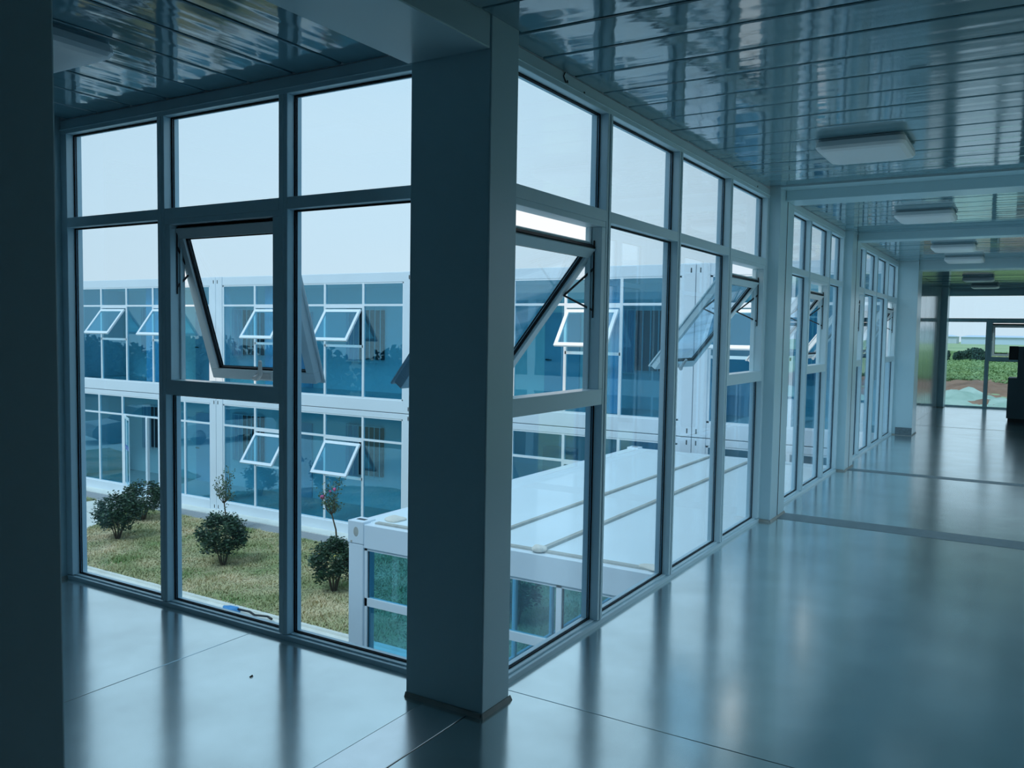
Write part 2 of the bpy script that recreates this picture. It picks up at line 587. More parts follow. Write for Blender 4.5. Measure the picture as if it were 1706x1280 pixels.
# ------------------------------------------------------------------ ceiling lights
def rounded(hx, hy, r, n=5):
    pts = []
    for cx_, cy_, a0 in ((hx - r, hy - r, 0), (-hx + r, hy - r, 90), (-hx + r, -hy + r, 180), (hx - r, -hy + r, 270)):
        for j in range(n + 1):
            a = math.radians(a0 + 90 * j / n)
            pts.append((cx_ + r * math.cos(a), cy_ + r * math.sin(a)))
    return pts


def light(x, y, z, label, hx=0.27, hy=0.26):
    root = tag(empty('ceiling_light'), label, 'ceiling light', 'square ceiling lamps')
    b = MB((x, y, z)).prism(rounded(hx - .012, hy - .012, 0.03), -0.022, 0.0).build('base', LIGHTB, root)
    m_ = MB((x, y, z))
    lv = [(0, -0.018), (0.004, -0.05), (-0.008, -0.068), (-0.035, -0.078), (-0.09, -0.081)]
    rings = [[m_.p(px, py, zz) for px, py in rounded(hx + o_, hy + o_, 0.045)] for o_, zz in lv]
    n = len(rings[0])
    for A, B in zip(rings, rings[1:]):
        for j in range(n):
            m_.f.append((A[(j + 1) % n], A[j], B[j], B[(j + 1) % n]))
    m_.f.append(tuple(rings[0]))
    m_.f.append(tuple(reversed(rings[-1])))
    m_.build('diffuser', LIGHTM, root, smooth=False)
    return root


light(2.86, -0.985, 2.842, 'nearest square ceiling lamp in the right-hand corridor, largest in view')
light(6.35, -0.985, 2.842, 'square ceiling lamp between the first and second cross beams')
light(9.75, -0.985, 2.842, 'third square ceiling lamp, just beyond the second cross beam')
light(13.3 - 1.6, -0.985, 2.842, 'fourth square ceiling lamp, just in front of the dark cross beam')
light(15.5, -0.98, 2.772, 'dark square ceiling lamp in the far hall, the nearer of two')
light(18.0, -0.98, 2.772, 'dark square ceiling lamp closest to the far end window')
light(-0.98, 1.80, 2.842, 'square ceiling lamp over the left corridor, cut by the dark left column')

# ------------------------------------------------------------------ floor
floor = struct(MB().box(-4.6, 13.0, -2.5, 0.0, -0.20, -0.012).box(13.0, 19.5, -5.2, 0.0, -0.20, -0.012).box(-2.4, 0.0, 0.0, 8.0, -0.20, -0.012)
               .build('floor', DARKGAP))
J = 0.002
def fpanel(x0, x1, y0, y1, m=FLOORM, name='floor_panel', z=0.0):
    MB().box(x0 + J, x1 - J, y0 + J, y1 - J, -0.012, z).build(name, m, floor, bevel=0.0015)


fpanel(-4.5, 0.115, -2.4, -0.022)
fpanel(0.115, 4.47, -2.4, 0.004)
fpanel(4.47, 4.765, -2.4, 0.004, STRIP, 'threshold_strip', 0.002)
fpanel(4.765, 7.74, -2.4, 0.004)
fpanel(7.74, 7.93, -2.4, 0.004, STRIP, 'threshold_strip', 0.002)
fpanel(7.93, 13.0, -2.4, 0.004)
fpanel(13.0, 14.18, -5.0, 0.004)
fpanel(14.22, 19.5, -5.0, 0.004)
fpanel(-4.5, -0.0, 0.0 - 0.022, 0.20, STRIPL, 'threshold_strip', 0.002)
fpanel(-2.4, 0.004, 0.20, 1.468)
fpanel(-2.4, 0.004, 1.468, 4.6)
fpanel(-2.4, 0.004, 4.6, 8.0)

# small debris on the floor (curled dry leaf)
lf = MB()
for dx in (0, 1):
    pass
lf.quad8([(-.018, -.006, .001), (.018, -.003, .001), (.016, .006, .012), (-.014, .007, .006),
          (-.018, -.005, .003), (.018, -.002, .003), (.016, .007, .014), (-.014, .008, .008)])
o = lf.build('dry_leaf', BARK)
o.location = (-0.42, 1.02, 0)
o.scale = (.6, .6, .6)
tag(o, 'tiny curled dry leaf on the pale left corridor floor', 'leaf')

# ------------------------------------------------------------------ room shell
def wall(name, *b, m=OUTERW):
    mm = MB()
    for q in b:
        mm.box(*q)
    return struct(mm.build(name, m))


wr = wall('wall_right', (-4.6, 1.2, -2.5, -2.4, -0.2, 2.95))
MB().box(1.2, 13.0, -2.5, -2.4, 2.838, 2.95).build('wall_header', OUTERW, wr)
for a_, b_ in ((4.285, 4.76), (7.62, 8.16), (12.22, 13.0)):
    MB().box(a_, b_, -2.5, -2.395, -0.2, 2.838).build('wall_post', PAINT, wr)
near_window('window_7', (0, -2.4, 0), X, (0, -1, 0), 1.2, 4.285, [2.213, 3.271], ['F', 'F', 'F'])
near_window('window_8', (0, -2.4, 0), X, (0, -1, 0), 4.76, 7.62, [5.89, 6.86], ['F', 'F', 'F'])
near_window('window_9', (0, -2.4, 0), X, (0, -1, 0), 8.16, 12.22, [9.12, 10.13, 11.17], ['F', 'F', 'F', 'F'])
wall('wall_right_hall', (12.9, 13.0, -5.2, -2.4, -0.2, 2.95), (13.0, 19.6, -5.2, -5.1, -0.2, 2.95))
wall('wall_back', (-4.7, -4.6, -2.5, 0.4, -0.2, 2.95))
wall('wall_left', (-4.6, -2.37, 0.31, 0.41, -0.2, 2.95), (-2.1, -1.96, 0.31, 8.0, -0.2, 2.95))
wall('wall_left_end', (-2.1, 0.1, 8.0, 8.1, -0.2, 2.95))
# glazed rest of the left corridor
w6 = near_window('window_6', (0, 0, 0), Y, X, 3.60, 8.0, [4.6, 5.7, 6.8], ['F', 'H', 'F', 'F'], angs={1: 19},
                 drops={1: 0.02})
# glossy panel wall along the far hall
gp = struct(empty('wall_far_left'))
MB().box(12.75, 19.0, 0.0, 0.10, -0.1, 2.95).build('wall_core', OUTERW, gp)
xx = 12.76
while xx < 18.95:
    x2 = min(xx + 1.04, 18.99)
    MB().box(xx + .003, x2 - .003, -0.06, 0.0, 0.0, 2.77).build('wall_panel', PANELG, gp, bevel=0.003)
    xx = x2
# end wall above and beside the end window
wall('wall_end', (19.5, 19.6, -5.2, 0.1, 2.72, 2.95), (19.5, 19.6, 0.0, 0.1, -0.2, 2.95), (19.5, 19.6, -5.2, -5.0, -0.2, 2.95), m=PAINT)
# building skin of our own two wings, storey below and roof
struct(MB().box(0.0, 0.16, 0.1, 8.1, 2.84, 3.08).box(0.1, 19.7, 0.0, 0.16, 2.84, 3.08)
       .box(-2.6, 0.14, 0.1, 8.1, 2.96, 3.08).box(-4.8, 13.0, -2.6, 0.14, 2.96, 3.08).box(13.0, 19.8, -5.3, 0.14, 2.96, 3.08).build('roof', FACADE))
struct(MB().box(0.0, 0.14, 0.14, 8.1, -0.38, -0.022).box(0.0, 19.7, 0.0, 0.14, -0.38, -0.022)
       .box(-2.6, 0.0, 0.0, 8.1, -0.38, -0.21).box(-4.8, 13.0, -2.6, 0.0, -0.38, -0.21).box(13.0, 19.6, -5.3, 0.0, -0.38, -0.21).build('trim_1', FACADE))
lw = MB()
lw.box(-0.1, 0.0, 0.0, 8.1, -3.42, -0.38).box(-0.1, 12.4, -0.1, 0.0, -3.42, -0.38)
struct(lw.build('wall_lower_storey', mat('lower_storey_blue', (0.10, 0.22, 0.30), 0.15)))
lp = MB()
for y_ in (0.02, 1.2, 2.4, 3.6, 4.8, 6.0, 7.2):
    lp.box(0.0, 0.06, y_, y_ + 0.12, -3.42, -0.38)
for x_ in (1.0, 2.2, 3.4, 4.6, 5.8, 7.0, 8.2, 9.4, 10.6):
    lp.box(x_, x_ + 0.12, 0.0, 0.06, -3.42, -0.38)
struct(lp.build('trim_2', FACADE))

# small screws and a clip on the head rail of the right window
sc_ = MB()
for x_, z_ in ((0.62, 2.80), (0.80, 2.79), (3.9, 2.80)):
    sc_.box(x_ - .006, x_ + .006, -0.003, 0.0, z_ - .006, z_ + .006)
sc_.tube([(0.59, -0.004, 2.836), (0.575, -0.004, 2.815), (0.60, -0.004, 2.79)], 0.003, 5)
sc_.build('screw', SCREW, w2)

# ------------------------------------------------------------------ opposite two-storey building
DF = 12.4
def fmk():
    return MB((DF, 0, 0), (0, 1, 0), (-1, 0, 0))     # u = world y, w = towards the courtyard


bld = tag(empty('office_building'), 'two-storey white modular building with blue glass across the courtyard', 'building')
P_ = lambda m_, n, mm=FACADE, **k: m_.build(n, mm, bld, **k)
TOPZ = {0: (2.70, -0.045), 1: (-0.475, -3.13)}
ZTR = {0: (2.145, 2.195), 1: (-1.06, -1.01)}
ZSI = {0: (1.16, 1.22), 1: (-2.03, -1.97)}
bays = [(17.09, 23.20), (10.43, 16.59), (3.77, 9.95), (0.2, 3.22)]
pairs = [(23.20, 23.70), (16.59, 17.09), (9.95, 10.43), (3.22, 3.77)]
for a, b in pairs:
    m_ = (a + b) / 2
    for u0, u1 in ((a, m_ - .006), (m_ + .006, b)):
        P_(fmk().box(u0, u1, -0.25, 0.02, -0.33, 2.93), 'column', bevel=0.01)
        P_(fmk().box(u0, u1, -0.25, 0.02, -3.40, -0.345), 'column', bevel=0.01)
        for zc_ in (2.80, -0.22, -0.44, -3.28):
            cc = fmk()
            uc = (u0 + u1) / 2 + (0.05 if u0 == a else -0.05)
            cc.box(uc - .012, uc + .012, 0.02, 0.024, zc_ - .045, zc_ + .045)
            P_(cc, 'casting_slot', SCREW)
for bi, (a, b) in enumerate(bays):
    P_(fmk().box(a, b, -0.2, 0.0, 2.70, 2.925), 'top_beam', bevel=0.008)
    P_(fmk().box(a, b, -0.2, 0.0, -0.33, -0.045), 'floor_beam', bevel=0.008)
    P_(fmk().box(a, b, -0.2, 0.0, -0.475, -0.345), 'top_beam', bevel=0.008)
    P_(fmk().box(a, b, -0.2, 0.03, -3.40, -3.13), 'floor_beam', bevel=0.008)
    for st in (0, 1):
        zt_, zb_ = TOPZ[st]
        t0, t1 = ZTR[st]
        s0, s1 = ZSI[st]
        n = 5 if b - a > 5 else 2
        if bi == 0 and st == 1:
            edges = [17.09, 18.17, 19.31, 21.0, 22.14, 23.20]
            kinds = ['F', 'F', 'D', 'F', 'F']
        else:
            edges = [a + (b - a) * j / n for j in range(n + 1)]
            kinds = ['F', 'H', 'F', 'H', 'F'] if n == 5 else ['F', 'H']
        fr_ = fmk()
        e_ = 0.03
        fr_.box(a, a + 0.045, -0.06, -0.01, zb_, zt_)
        fr_.box(b - 0.045, b, -0.06, -0.01, zb_, zt_)
        fr_.box(a, b, -0.06, -0.01, zt_ - 0.03, zt_)
        fr_.box(a, b, -0.06, -0.01, zb_, zb_ + 0.035)
        for j, ed in enumerate(edges[1:-1]):
            fr_.box(ed - e_, ed + e_, -0.06, -0.004, zb_, zt_)
        fr_.box(a, b, -0.06, -0.006, t0, t1)
        for j, kk in enumerate(kinds):
            if kk == 'H':
                fr_.box(edges[j], edges[j + 1], -0.06, -0.004, s0, s1)
                fr_.box(edges[j] + e_, edges[j + 1] - e_, -0.06, -0.004, t0 - 0.045, t0)
        win = fr_.build('window', FACADE2, bld)
        for j, kk in enumerate(kinds):
            ua, ub = edges[j] + 0.02, edges[j + 1] - 0.02

            def opane(z0, z1):
                fmk().box(ua, ub, -0.038, -0.030, z0, z1).build('pane', OGLASS, win)
            opane(t1 - 0.01, zt_ - 0.01)
            if kk == 'F':
                opane(zb_ + 0.01, t0 + 0.01)
                continue
            if kk == 'D':
                # glazed entrance: side light, one leaf standing open with a blue push band
                dz0, dz1 = -3.12, t0
                df = fmk()
                df.box(20.90, 20.98, -0.05, 0.0, dz0, dz1)
                df.box(19.82, 19.90, -0.07, 0.01, dz0, dz1)
                df.build('door_frame', FACADE2, win)
                dl = fmk()
                c0, s_0 = math.cos(math.radians(28)), math.sin(math.radians(28))

                def dp(r_, t_, z_):
                    return (20.88 - r_ * c0 - t_ * s_0, -0.02 + r_ * s_0 - t_ * c0 * 0.0 + t_ * c0, z_)

                def dbox(m_, r0, r1, t0_, t1_, z0, z1):
                    m_.quad8([dp(r0, t0_, z0), dp(r1, t0_, z0), dp(r1, t1_, z0), dp(r0, t1_, z0),
                              dp(r0, t0_, z1), dp(r1, t0_, z1), dp(r1, t1_, z1), dp(r0, t1_, z1)])
                for q in ((0, .07, dz0, dz1), (.93, 1.0, dz0, dz1), (.07, .93, dz0, dz0 + .09), (.07, .93, dz1 - .07, dz1)):
                    dbox(dl, q[0], q[1], 0, .045, q[2], q[3])
                dlo = dl.build('door_leaf', ALU, win)
                g_ = fmk()
                dbox(g_, .07, .93, .018, .026, dz0 + .09, dz1 - .07)
                g_.build('door_glass', OGLASS, win)
                g_ = fmk()
                dbox(g_, .07, .93, .028, .031, -2.02, -1.90)
                g_.build('push_band', BLUEB, win)
                g_ = fmk()
                for q in range(6):
                    r0 = .16 + q * .12
                    dbox(g_, r0, r0 + .055, .032, .033, -1.985, -1.975)
                    dbox(g_, r0 + .02, r0 + .03, .032, .033, -2.0, -1.93)
                    dbox(g_, r0, r0 + .05, .032, .033, -1.945, -1.937)
                g_.build('push_lettering', WHITEP, win)['kind'] = 'stuff'
                continue
            opane(zb_ + 0.01, s0 + 0.01)
            # top-hung leaf standing open
            ang = math.radians(34 + (j * 3 + bi * 2) % 5)
            z0 = t0 - 0.10
            Ls = z0 - s1 + 0.07
            ua2, ub2 = edges[j] + e_ + .01, edges[j + 1] - e_ - .01

            def P(u, s_, t_):
                return (u, 0.0 + s_ * math.sin(ang) + t_ * math.cos(ang), z0 - s_ * math.cos(ang) + t_ * math.sin(ang))

            def ob(m_, u0, u1, s_0, s_1, t_0, t_1):
                m_.quad8([P(u0, s_1, t_0), P(u1, s_1, t_0), P(u1, s_1, t_1), P(u0, s_1, t_1),
                          P(u0, s_0, t_0), P(u1, s_0, t_0), P(u1, s_0, t_1), P(u0, s_0, t_1)])
            sm = fmk()
            r = 0.075
            ob(sm, ua2, ub2, 0, r, 0, .045)
            ob(sm, ua2, ub2, Ls - r, Ls, 0, .045)
            ob(sm, ua2, ua2 + r, r, Ls - r, 0, .045)
            ob(sm, ub2 - r, ub2, r, Ls - r, 0, .045)
            sm.build('sash', FACADE2, win)
            pm = fmk()
            ob(pm, ua2 + r - .005, ub2 - r + .005, r - .005, Ls - r + .005, .02, .028)
            pm.build('sash_pane', OGLASS, win)
# roof, floors and rooms of the building
P_(MB().box(12.62, 17.0, 0.2, 23.7, 2.80, 2.90), 'roof', ROOFM)
P_(MB().box(12.62, 17.0, 0.2, 23.7, 2.70, 2.76), 'upper_ceiling', INW)
P_(MB().box(12.60, 17.0, 0.2, 23.7, -0.10, -0.05), 'upper_floor', INFL)
P_(MB().box(12.60, 17.0, 0.2, 23.7, -0.50, -0.44), 'lower_ceiling', INW)
P_(MB().box(12.60, 17.0, 0.2, 23.7, -3.22, -3.15), 'lower_floor', INFL)
P_(MB().box(12.42, 17.0, 23.7, 23.8, -3.4, 2.92), 'end_wall', FACADE)
P_(MB().box(12.42, 17.0, 0.1, 0.2, -3.4, 2.92), 'end_wall', FACADE)
for st, (za, zb_) in ((0, (-0.05, 2.70)), (1, (-3.15, -0.5))):
    P_(MB().box(14.3, 14.4, 0.2, 23.7, za, zb_), 'inner_wall', INW)
    ys = [1.2, 3.4, 5.3, 7.3, 9.3, 11.0, 13.2, 15.6, 17.7, 19.6, 22.0]
    for j, y0 in enumerate(ys):
        base = za
        if j % 2 == 0:
            # barred room window with half-drawn curtain
            w_ = MB().box(14.24, 14.3, y0 - .62, y0 + .62, base + .85, base + 2.15)
            wo_ = P_(w_, 'room_window', INDARK)
            bars = MB()
            for q in range(7):
                yb = y0 - .55 + q * .183
                bars.tube([(14.20, yb, base + .75), (14.20, yb, base + 2.2)], 0.012, 6)
            bars.box(14.19, 14.21, y0 - .62, y0 + .62, base + .78, base + .80)
            bars.box(14.19, 14.21, y0 - .62, y0 + .62, base + 2.16, base + 2.18)
            bars.build('window_bars', WHITEP, wo_)
            cu = MB()
            for q in range(10):
                yb = y0 + .2 + q * .045
                cu.quad8([(14.215, yb, base + .8), (14.235, yb + .022, base + .8), (14.22, yb + .045, base + .8), (14.205, yb + .02, base + .8),
                          (14.215, yb, base + 2.2), (14.235, yb + .022, base + 2.2), (14.22, yb + .045, base + 2.2), (14.205, yb + .02, base + 2.2)])
            cu.build('curtain', CURT, wo_)
        else:
            d_ = P_(MB().box(14.26, 14.3, y0 - .45, y0 + .45, base, base + 2.1), 'room_door', CURT)
            MB().box(14.20, 14.26, y0 + .34, y0 + .40, base + 1.0, base + 1.03).box(14.20, 14.22, y0 + .24, y0 + .40, base + 1.0, base + 1.02).build('door_handle', SCREW, d_)
# wind-blown curtains right behind some panes
for (y0, y1, za, zb_) in ((5.1, 5.75, -0.02, 2.68), (14.9, 15.3, -.02, 2.68), (4.1, 4.9, -3.1, -0.5), (7.7, 8.9, -3.1, -.5), (19.6, 20.3, -.02, 2.68)):
    cu = MB()
    nq = int((y1 - y0) / .05)
    for q in range(nq):
        yb = y0 + q * .05
        cu.quad8([(12.70, yb, za), (12.74, yb + .025, za), (12.70, yb + .05, za), (12.69, yb + .025, za),
                  (12.70, yb, zb_), (12.74, yb + .025, zb_), (12.70, yb + .05, zb_), (12.69, yb + .025, zb_)])
    P_(cu, 'curtain', CURT)

# ------------------------------------------------------------------ single-storey module in front of it
MX0, MX1, MY0, MY1 = 4.10, 12.0, 0.30, 4.54
mod = tag(empty('cabin_module'), 'single-storey white container module with flat roof below the right-hand windows', 'cabin')
Q_ = lambda m_, n, mm=FACADE, **k: m_.build(n, mm, mod, **k)
for px_ in (MX0, MX1 - .2):
    for py_ in (MY1 - .215, MY0):
        Q_(MB().box(px_, px_ + .2, py_, py_ + .215, -3.40, -0.80), 'corner_post', bevel=0.012)
        c_ = Q_(MB().box(px_ - .006, px_ + .21, py_ - .006, py_ + .222, -0.80, -0.545), 'corner_casting', bevel=0.008)
        h_ = MB()
        h_.box(px_ + .07, px_ + .13, py_ + .045, py_ + .165, -0.546, -0.543)
        h_.build('casting_slot', SCREW, c_)
        h_ = MB()
        ov = [(math.cos(t / 14 * 2 * math.pi) * .036, math.sin(t / 14 * 2 * math.pi) * .055) for t in range(14)]
        m2 = MB((px_ - .0065, py_ + .10, -0.665), (0, 1, 0), (0, 0, 1))
        ids1 = []
        ids2 = []
        for a_, b_ in ov:
            h_.v.append((px_ - .007, py_ + .10 + a_, -0.665 + b_))
            ids1.append(len(h_.v) - 1)
        for a_, b_ in ov:
            h_.v.append((px_ - .0055, py_ + .10 + a_, -0.665 + b_))
            ids2.append(len(h_.v) - 1)
        h_.f.append(tuple(reversed(ids1)))
        for t in range(14):
            h_.f.append((ids1[t], ids1[(t + 1) % 14], ids2[(t + 1) % 14], ids2[t]))
        h_.box(px_ - .008, px_ - .005, py_ + .155, py_ + .18, -0.795, -0.77)
        h_.build('casting_hole', SCREW if False else SEAL, c_)
Q_(MB().box(MX0 + .01, MX0 + .16, MY0 + .21, MY1 - .21, -0.84, -0.575), 'front_beam', bevel=0.006)
Q_(MB().box(MX1 - .16, MX1 - .01, MY0 + .21, MY1 - .21, -0.84, -0.575), 'rear_beam', bevel=0.006)
Q_(MB().box(MX0 + .2, MX1 - .2, MY1 - .16, MY1 - .01, -0.84, -0.575), 'side_beam', bevel=0.006)
Q_(MB().box(MX0 + .2, MX1 - .2, MY0 + .01, MY0 + .16, -0.84, -0.575), 'side_beam', bevel=0.006)
Q_(MB().box(MX0, MX1, MY0 + .1, MY1 - .1, -3.42, -3.30), 'floor_frame', SEAL)
# roof sheets: crowned a little, between the seams
for (ya, yb) in ((MY0 + .14, 2.09), (2.17, 2.83), (2.91, MY1 - .10)):
    r_ = MB()
    x0, x1 = MX0 + .12, MX1 - .12
    r_.quad8([(x0, ya, -.62), (x1, ya, -.62), (x1, yb, -.62), (x0, yb, -.62),
              (x0, ya, -.565), (x1, ya, -.565), (x1, yb, -.565), (x0, yb, -.565)])
    Q_(r_, 'roof_sheet', ROOFM, bevel=0.006)
for ys_ in (2.13, 2.87):
    Q_(MB().box(MX0 + .1, MX1 - .12, ys_ - .045, ys_ - .02, -.62, -.535).box(MX0 + .1, MX1 - .12, ys_ - .02, ys_ + .045, -.62, -.553), 'roof_seam', SEAL, bevel=0.004)
Q_(MB().box(MX0 + .10, MX0 + .17, MY0 + .21, MY1 - .3, -.60, -.557), 'front_flashing', SEAL)
# glazing of the front and of the lawn side
for (nm, O, U, Wd, a, b, mu) in (('front_window', (MX0 + .02, 0, 0), (0, 1, 0), (-1, 0, 0), MY0 + .215, MY1 - .215, [1.86, 3.05]),
                                 ('side_window', (0, MY1 - .03, 0), (1, 0, 0), (0, 1, 0), MX0 + .2, MX1 - .2, [5.35, 6.5, 7.65, 8.8, 9.95])):
    fr_ = MB(O, U, Wd)
    z0, z1 = -3.30, -0.84
    fr_.box(a, a + .035, -.07, -.01, z0, z1).box(b - .035, b, -.07, -.01, z0, z1)
    fr_.box(a, b, -.07, -.01, z0, z0 + .06).box(a, b, -.07, -.01, z1 - .03, z1)
    for mm_ in mu:
        fr_.box(mm_ - .03, mm_ + .03, -.07, -.01, z0, z1)
    if nm == 'front_window':
        fr_.box(a, b, -.07, -.01, -1.50, -1.41)
    wo_ = Q_(fr_, nm, FACADE2)
    ee = [a] + mu + [b]
    for p0, p1 in zip(ee, ee[1:]):
        rows = ((z0 + .02, -1.45), (-1.45, z1)) if nm == 'front_window' else ((z0 + .02, z1),)
        for za, zb_ in rows:
            MB(O, U, Wd).box(p0, p1, -.045, -.038, za, zb_).build('pane', GLASS if nm != 'front_window' else OGLASS, wo_)
    if nm == 'front_window':
        # black edge gaskets
        g_ = MB(O, U, Wd)
        for p0, p1 in zip(ee, ee[1:]):
            for za, zb_ in rows:
                g_.box(p0 + .03, p0 + .042, -.037, -.03, za + .04, zb_ - .03).box(p1 - .042, p1 - .03, -.037, -.03, za + .04, zb_ - .03)
        g_.build('gasket', RUB, wo_)


def crumple(name, x, y, z, sx, sy, sz, m, label, cat, seed=1):
    import bmesh
    b = bmesh.new()
    bmesh.ops.create_icosphere(b, subdivisions=3, radius=1)
    r = random.Random(seed)
    ph = [(r.uniform(2, 5), r.uniform(0, 6), r.uniform(2, 5), r.uniform(0, 6)) for _ in range(5)]
    for v in b.verts:
        d_ = 1 + sum(0.07 * math.sin(v.co.x * a + p_) * math.cos(v.co.y * c + q) for a, p_, c, q in ph)
        v.co = Vector((v.co.x * sx * d_, v.co.y * sy * d_, max(v.co.z, -.35) * sz * d_))
    me = bpy.data.meshes.new(name)
    b.to_mesh(me)
    b.free()
    me.materials.append(m)
    o = bpy.data.objects.new(name, me)
    o.location = (x, y, z)
    COL.objects.link(o)
    return tag(o, label, cat)


crumple('rag_bundle', 4.20, 2.13, -0.545, .07, .08, .04, CLOTH, 'crumpled cream rag at the front end of the roof seam', 'rag', 2)
crumple('rag_bundle', 4.26, 0.86, -0.555, .10, .22, .025, CLOTH, 'flattened cream rag on the front roof edge beside the window mullion', 'rag', 5)
crumple('rag_bundle', 4.45, 4.16, -0.555, .13, .12, .035, CLOTH, 'crumpled pale sheet on the roof beside the near corner casting', 'rag', 9)

# leaning board and sticks inside the module
tag(MB().quad8([(4.85, 4.38, -3.3), (4.89, 4.38, -3.3), (4.89, 4.46, -3.3), (4.85, 4.46, -3.3),
                (5.6, 4.10, -0.95), (5.64, 4.10, -0.95), (5.64, 4.18, -0.95), (5.6, 4.18, -0.95)])
    .build('leaning_batten', WHITEP), 'white batten leaning diagonally behind the glass of the small module', 'batten')
tag(MB().tube([(6.2, 5.45, -3.30), (6.6, 5.0, -3.28), (7.0, 4.9, -3.36)], .02, 8).build('yellow_stick', YEL),
    'yellow stick crossing a white one on the paving beside the small module', 'stick')
tag(MB().tube([(6.2, 4.95, -3.38), (6.9, 5.35, -3.14)], .02, 8).build('white_stick', WHITEP),
    'white stick crossing the yellow one beside the small module', 'stick')

# ------------------------------------------------------------------ courtyard ground
G = -3.42
def flat(name, poly, z0, z1, m, kind='structure'):
    o = MB().prism(poly, z0, z1).build(name, m)
    o['kind'] = kind
    return o


def ground_mesh():
    b = MB()
    xs = [-60, -5, 0, 13, 19.7, 24, 30]
    return b


flat('ground', [(-80, -150), (24.2, -150), (24.2, 170), (-80, 170)], G - .3, G, EARTH)
flat('courtyard_paving', [(0.0, 0.0), (12.4, 0.0), (12.4, 40), (0.0, 40)], G - .01, G + .012, CONC)
lawn1 = [(7.22, 4.62), (11.42, 4.62), (11.42, 18.75), (10.6, 18.5), (9.7, 17.98), (8.9, 17.4), (8.2, 16.8), (7.6, 16.1), (7.22, 15.4)]
lawn2 = [(11.40, 20.75), (11.40, 30), (7.0, 30), (9.2, 21.6), (10.7, 20.85)]
flat('lawn_soil', lawn1, G, G + .045, LAWNM)
flat('lawn_soil', lawn2, G, G + .045, LAWNM)
struct(MB().box(7.15, 7.22, 4.6, 15.4, G, G + .05).build('kerb', CONC))
# grating strip at the foot of the building
gr = MB().box(11.44, 11.98, 4.6, 30, G, G + .03)
for q in range(7):
    x0 = 11.48 + q * .07
    gr.box(x0, x0 + .025, 4.6, 30, G + .03, G + .045)
struct(gr.build('drain_grating', DRAINM))
struct(MB().box(11.98, 12.4, 4.6, 30, G, G + .05).build('foundation_ledge', CONC))


def inside(poly, px, py):
    c = np.zeros(len(px), bool)
    n = len(poly)
    for i in range(n):
        x1, y1 = poly[i]
        x2, y2 = poly[(i + 1) % n]
        cond = ((y1 > py) != (y2 > py)) & (px < (x2 - x1) * (py - y1) / (y2 - y1 + 1e-12) + x1)
        c ^= cond
    return c


def np_mesh(name, V, nper, m, kind=None, parent=None):
    """V: (n, nper, 3) array of separate polygons"""
    n = V.shape[0]
    me = bpy.data.meshes.new(name)
    me.vertices.add(n * nper)
    me.vertices.foreach_set('co', V.reshape(-1).astype('f'))
    me.loops.add(n * nper)
    me.loops.foreach_set('vertex_index', np.arange(n * nper, dtype='i'))
    me.polygons.add(n)
    me.polygons.foreach_set('loop_start', np.arange(0, n * nper, nper, dtype='i'))
    me.update(calc_edges=True)
    me.validate()
    me.materials.append(m)
    o = bpy.data.objects.new(name, me)
    COL.objects.link(o)
    if parent:
        o.parent = parent
    if kind:
        o['kind'] = kind
    return o


def grass(poly, n, label):
    xs = [p[0] for p in poly]
    ys = [p[1] for p in poly]
    x = RNG.uniform(min(xs), max(xs), n)
    y = RNG.uniform(min(ys), min(max(ys), 24), n)
    k = inside(poly, x, y)
    x, y = x[k], y[k]
    # tufts: clumped height
    hgt = 0.015 + 0.050 * (0.5 + 0.5 * np.sin(x * 3.1 + np.sin(y * 2.3) * 2) * np.cos(y * 4.7 + x)) * RNG.uniform(.4, 1.3, len(x))
    a = RNG.uniform(0, 2 * np.pi, len(x))
    w = 0.012
    lean = RNG.uniform(0.01, 0.07, len(x))
    z = np.full(len(x), G + .044)
    p1 = np.stack([x - w * np.cos(a), y - w * np.sin(a), z], 1)
    p2 = np.stack([x + w * np.cos(a), y + w * np.sin(a), z], 1)
    p3 = np.stack([x + lean * np.sin(a), y - lean * np.cos(a), z + hgt], 1)
    o = np_mesh('lawn_grass', np.stack([p1, p2, p3], 1), 3, GRASSM, 'stuff')
    return tag(o, label, 'grass')


grass(lawn1, 90000, 'dry patchy courtyard lawn between the paving and the blue glass building')
grass(lawn2, 25000, 'small lawn corner beyond the pale path at the far left')


